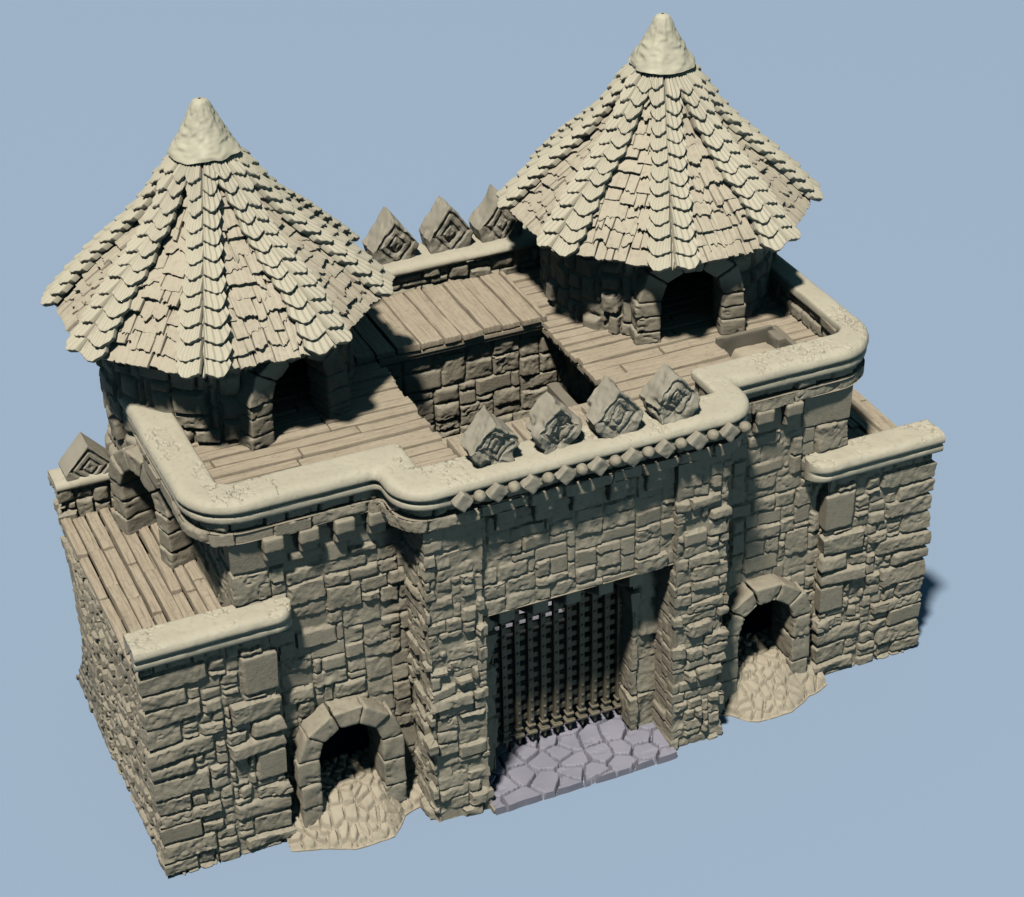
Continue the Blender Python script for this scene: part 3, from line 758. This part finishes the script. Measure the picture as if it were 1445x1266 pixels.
# ==================================================================== WINGS
def wing(sx, label):
    t = thing('side_wing', label, 'wing', (sx * 5.2, 2.2, 0), 'low wings flanking the gatehouse')
    P = [(-4.6, 4.32), (-6, 4.32), (-6, 0), (-4.21, 0), (-4.21, .35)]
    u1, u2 = 1.4 + 4.32, 1.4 + 4.32 + 1.79
    fx = []; R = np.random.RandomState(7)
    rows = np.linspace(.02, 3.42, 13)
    for i in range(12):
        a, b = rows[i], rows[i + 1]
        wl = (.5, .82, .62, .95)[i % 4]; wr = (.42, .66, .5, .74)[(i + 1) % 4]
        stl = 1 if i in (2,) else 2
        fx.append((u1 - (.35, .2)[i % 2], u1 + wl * .92, a, b, stl))
        st2 = 1 if i in (4, 5, 9, 10, 11) else 2
        if i in (9, 10): continue
        if i == 4: continue
        if i == 5: fx.append((u2 - .4, u2 + .18, rows[4] + .02, rows[6] - .02, 1)); continue
        if i == 11: fx.append((u2 - .47, u2 + .22, rows[9] + .08, rows[11] + .22, 1)); continue
        fx.append((u2 - wr, u2 + (.3, .16)[i % 2], a, b, 2))
    ly = Layout(u2 + .35, 0, 3.62, .105, .095, [(1, 1, .4), (2, 1, 1), (2, 2, 4), (1, 2, 1), (3, 2, 2), (3, 1, .5)], 61, fixed=fx, smooth=.1, base=.018)
    def mod(U, V, X, Y, H):
        side = (X < -5.99) & (Y > .02); back = (Y > 4.31)
        pan = sstep(-.05, .05, (Y - 2.72) - V * .42 - .12 * np.sign(vnoise(V * 9, 3., 1.)) * 1) * sstep(3.2, 2.9, V)
        H2 = np.where(side, np.where(pan > .5, H * .4 + .026 + .006 * fbm(Y, V, 3., 5, 3), H), H)
        return H2 - np.where((X < -5.99) & (Y > .4), .06 * sstep(3.25, 3.42, V), 0)
    m = ribbon(P, 0, 3.62, ly, .018, lambda x, y, z: (x < -5.95) & (y > .36) & (z > 3.41), hk=dict(depth=.045, rr=.026, corner=.026, gap=.008), mod=mod)
    # the rear of the wall leans in and flares again at its foot
    for i in range(len(m.v)):
        v = m.v[i]; dl = np.interp(v[:, 2], [0, .25, .6, 1.0, 1.6, 2.2, 2.7, 3.3], [.55, .36, .02, -.3, -.48, -.4, -.24, 0])
        v[:, 1] += dl * np.clip((v[:, 1] - 2.2) / 2.1, 0, 1)
    if sx > 0: m.mirror()
    m.build('wing_wall', STONE, t)
    # coping on the front, rounded inner end
    Ao = [(-6.06, -.13), (-4.05, -.13)]; Bo = [(-6.06, .38), (-4.05, .38)]
    n = 110; x = np.concatenate([np.linspace(-6.07, -4.17, n), -4.17 + .27 * np.sin(np.linspace(0, math.pi / 2, 22))[1:]])
    hwid = np.where(x < -4.17, .27, .27 * np.sqrt(np.maximum(0.0, 1 - ((x + 4.17) / .27) ** 2)) + .004)
    PAo = np.stack([x, .13 - hwid], 1); PBo = np.stack([x, .13 + hwid], 1)
    prof = [(.9, -.34), (.98, -.2), (1.0, -.1), (.985, -.05), (.94, -.015), (.86, 0), (.22, 0), (.12, -.012), (.05, -.04), (.01, -.08), (0, -.115), (.02, -.15), (.08, -.17), (.12, -.178), (.12, -.20), (.08, -.208), (.055, -.235), (.06, -.29), (.10, -.325), (.3, -.335)]
    m = coping(PAo, PBo, 3.96, 13, prof)
    if sx > 0: m.mirror()
    m.build('wing_coping', CAP, t, 60)
    # inner face of the front parapet, deck, rear parapet
    m = plank_deck(-6.04, -4.55, .33, 4.02, 3.5, 'y', .155, .22, 65, ragged=None, grain=.012, joint=(.9, 2.0), th=.10, zj=.03)
    m.box((-5.97, .3, 2.8), (-4.6, 4.1, 2.95))  # hidden sheet, added to stop light falling between the planks
    if sx > 0: m.mirror()
    m.build('plank_deck', WOODY, t, 35)
    ly = Layout(2.2, 3.4, 3.98, .12, .14, [(2, 1, 2), (3, 1, 3), (2, 2, 2)], 66, smooth=.1, base=.02)
    m = ribbon([(-6.0, 4.45), (-6.0, 4.04), (-4.58, 4.04)], 3.4, 3.99, ly, .018, hk=dict(depth=.05, rr=.04))
    if sx > 0: m.mirror()
    m.build('rear_parapet', STONE, t)
    QA, QB = two_paths([(-6.03, 3.99), (-4.6, 3.99)], [0, 0], [(-6.03, 4.5), (-4.6, 4.5)], [0, 0], .02)
    m = coping(QA, QB, 4.07, 17, bprof, .018)
    if sx > 0: m.mirror()
    m.build('rear_coping', CAP, t, 60)
    merlon(t, (sx * 5.5, 4.04), .37, 4.03, 4.15, 4.57, .42, 31 + sx, .15, 0, .96)
    return t
wing(-1, 'low stone wing with its grained plank deck in view and a carved merlon behind')
wing(1, 'low stone wing whose plank deck is nearly hidden behind its rounded front coping')

# ==================================================================== GROUND PIECES
# cobbled aprons before the small arches
def voronoi(X, Y, S):
    p = np.stack([X.ravel(), Y.ravel()], 1); D = np.hypot(p[:, None, 0] - S[None, :, 0], p[:, None, 1] - S[None, :, 1])
    o = np.argpartition(D, 2, axis=1)[:, :3]
    d = np.take_along_axis(D, o, 1); r = np.argsort(d, 1); o = np.take_along_axis(o, r, 1)
    a, b, c = S[o[:, 0]], S[o[:, 1]], S[o[:, 2]]
    def bis(a, b): return np.abs(((p - (a + b) / 2) * (b - a)).sum(1)) / (np.linalg.norm(b - a, axis=1) + 1e-9)
    e = np.minimum(bis(a, b), bis(a, c))
    return o[:, 0].reshape(X.shape), e.reshape(X.shape)
def relax(S, x0, x1, y0, y1, R, it=4):
    for _ in range(it):
        gx = R.uniform(x0, x1, 4000); gy = R.uniform(y0, y1, 4000)
        k = np.argmin(np.hypot(gx[:, None] - S[None, :, 0], gy[:, None] - S[None, :, 1]), 1)
        for i in range(len(S)):
            s = k == i
            if s.any(): S[i] = .5 * S[i] + .5 * np.array([gx[s].mean(), gy[s].mean()])
    return S
def apron(sx, seed, label=None):
    R = np.random.RandomState(seed)
    xs = np.linspace(-4.3, -2.2, 150)
    fy = np.interp(xs, [-4.3, -4.24, -4.1, -3.9, -3.7, -3.5, -3.2, -2.9, -2.75, -2.6, -2.45, -2.2], [-.2, -.24, -.30, -.34, -.45, -.55, -.57, -.55, -.42, -.22, -.15, -.1])
    fy = fy + .012 * vnoise(xs * 9, 2., seed)
    ts = np.linspace(0, 1, 110); X = xs[:, None] + 0 * ts; Y = fy[:, None] + (.85 - fy)[:, None] * ts ** 1.1
    S = np.stack([R.uniform(-4.35, -2.15, 120), R.uniform(-.65, .9, 120)], 1); S = relax(S, -4.35, -2.15, -.65, .9, R, 2)
    k, e = voronoi(X + .03 * fbm(X, Y, 1., 3, 2), Y + .03 * fbm(X, Y, 9., 3, 2), S)
    dist = Y - fy[:, None]
    base = .015 + .42 * sstep(-.05, .72, dist) * (1 - .25 * sstep(.6, 1.05, np.abs(X + 3.27))) + .05 * sstep(0, .12, dist)
    cob = np.sqrt(np.clip((e - .012 - .009 * fbm(X, Y, 6., 10, 2)) / .014, 0, 1))
    z = base + (-.045 + .066 * cob + (np.sin(k * 5.7) * .007 + .007 * fbm(X, Y, k * 3., 6, 3)) * cob) * sstep(0, .06, dist) + .006 * fbm(X, Y, 4., 14, 2)
    P = np.stack([X, Y, z], -1)
    skirt = P[:, :1].copy(); skirt[..., 2] = -.01; P = np.concatenate([skirt, P], 1)
    m = MB(); m.grid(P)
    if sx > 0: m.mirror()
    o = m.build('path', COBBLE, None, 60); o['kind'] = 'structure'
    return o
apron(-1, 3); apron(1, 8)
# flagstones in the gate
R = np.random.RandomState(12)
xs = np.linspace(-1.44, 1.44, 200); ys = np.linspace(-.74, 1.2, 140)
X, Y = np.meshgrid(xs, ys, indexing='ij')
S = np.stack([R.uniform(-1.6, 1.6, 62), R.uniform(-.95, 1.4, 62)], 1); S = relax(S, -1.6, 1.6, -.95, 1.4, R, 3)
k, e = voronoi(X + .05 * fbm(X, Y, 2., 1.5, 2), Y + .05 * fbm(X, Y, 7., 1.5, 2), S)
top = np.sqrt(np.clip((e - .012 - .009 * fbm(X, Y, 3., 9, 2)) / .014, 0, 1))
z = .004 + .115 * top + top * (np.sin(k * 9.1) * .008 + .005 * fbm(X, Y, k * 2., 3, 3) - .012 * sstep(.45, .8, fbm(X, Y, k + 50., 5, 3))) + (1 - top) * .012 * fbm(X, Y, 5., 16, 2)
fr = .016 * fbm(xs, 0 * xs, 3., 2.5, 2) + .01 * np.sin(k[:, 0] * 7.7)
Y2 = Y + np.where(Y < -.6, fr[:, None] * ((-.6 - Y) / .14), 0)
P = np.stack([X, Y2, z], -1); sk = P[:, :1].copy(); sk[..., 2] = -.01; P = np.concatenate([sk, P], 1)
m = MB(); m.grid(P); 
g2x, g2y = np.meshgrid(np.linspace(-1.44, 1.44, 30), np.linspace(1.2, 5.7, 40), indexing='ij'); m.grid(np.stack([g2x, g2y, .09 + .012 * fbm(g2x, g2y, 2., 2, 3)], -1))
o = m.build('pavement', PAVE, None, 60); o['kind'] = 'structure'
# small kerb stone at the foot of the left pillar
m = MB(); block(m, bx8((-1.46, -.72, 0), (-1.30, -.56, .1)), 8, .03, .012, 5, 700)
o = m.build('kerb_stone', STONE, None); o['label'] = 'small squared stone at the foot of the gate pillar, beside the lilac paving'; o['category'] = 'stone block'

# ==================================================================== CAMERA
EYE = np.array([-10.20047366, -21.72747521, 20.3176133]); yaw, pit, rol = (rad(a) for a in (23.50843232, 32.02583611, -1.22950426)); FPX = 3008.84
fw = np.array([math.sin(yaw) * math.cos(pit), math.cos(yaw) * math.cos(pit), -math.sin(pit)])
r = np.array([math.cos(yaw), -math.sin(yaw), 0]); u = np.cross(r, fw)
r2 = r * math.cos(rol) + u * math.sin(rol); u2 = -r * math.sin(rol) + u * math.cos(rol)
from mathutils import Matrix
cd = bpy.data.cameras.new('camera'); cam = bpy.data.objects.new('camera', cd); COL.objects.link(cam)
M = Matrix.Identity(4)
for i in range(3):
    M[i][0] = r2[i]; M[i][1] = u2[i]; M[i][2] = -fw[i]; M[i][3] = EYE[i]
cam.matrix_world = M
cd.sensor_width = 36; cd.lens = FPX / 1445 * 36; cd.clip_start = .5; cd.clip_end = 3000
scene.camera = cam

# ==================================================================== LIGHT
w = bpy.data.worlds.new('World'); scene.world = w; w.use_nodes = True
bg = w.node_tree.nodes['Background']; bg.inputs[0].default_value = (.30, .72, 1.0, 1); bg.inputs[1].default_value = .10
sd = np.array([.32, .34, -1.0]); sd /= np.linalg.norm(sd)
DIST = 1600.0
ld = bpy.data.lights.new('key_lamp', 'AREA'); ld.shape = 'DISK'; ld.size = 118; ld.color = (1, .945, .855)
FILL = 1350.0
ld.energy = 4.35 * math.pi * DIST ** 2
lo = bpy.data.objects.new('key_lamp', ld); COL.objects.link(lo)
pos = np.array([0, 2, 3]) - sd * DIST; lo.location = pos
from mathutils import Vector
lo.rotation_euler = Vector(sd).to_track_quat('-Z', 'Y').to_euler()

fl = bpy.data.lights.new('front_fill_lamp', 'SPOT'); fl.color = (.60, .90, 1.0); fl.energy = FILL; fl.shadow_soft_size = 1.6; fl.spot_size = rad(70); fl.spot_blend = .6  # added fill lamp that brightens the front walls
fo = bpy.data.objects.new('front_fill_lamp', fl); COL.objects.link(fo); fo.location = (3.5, -19, 1.7)
fo.rotation_euler = Vector((-3.5, 19, 1.6)).to_track_quat('-Z', 'Y').to_euler()

vs = scene.view_settings; vs.view_transform = 'Standard'; vs.look = 'None'; vs.exposure = 0; vs.gamma = 1; vs.use_curve_mapping = False
scene.cycles.max_bounces = 5; scene.cycles.diffuse_bounces = 0
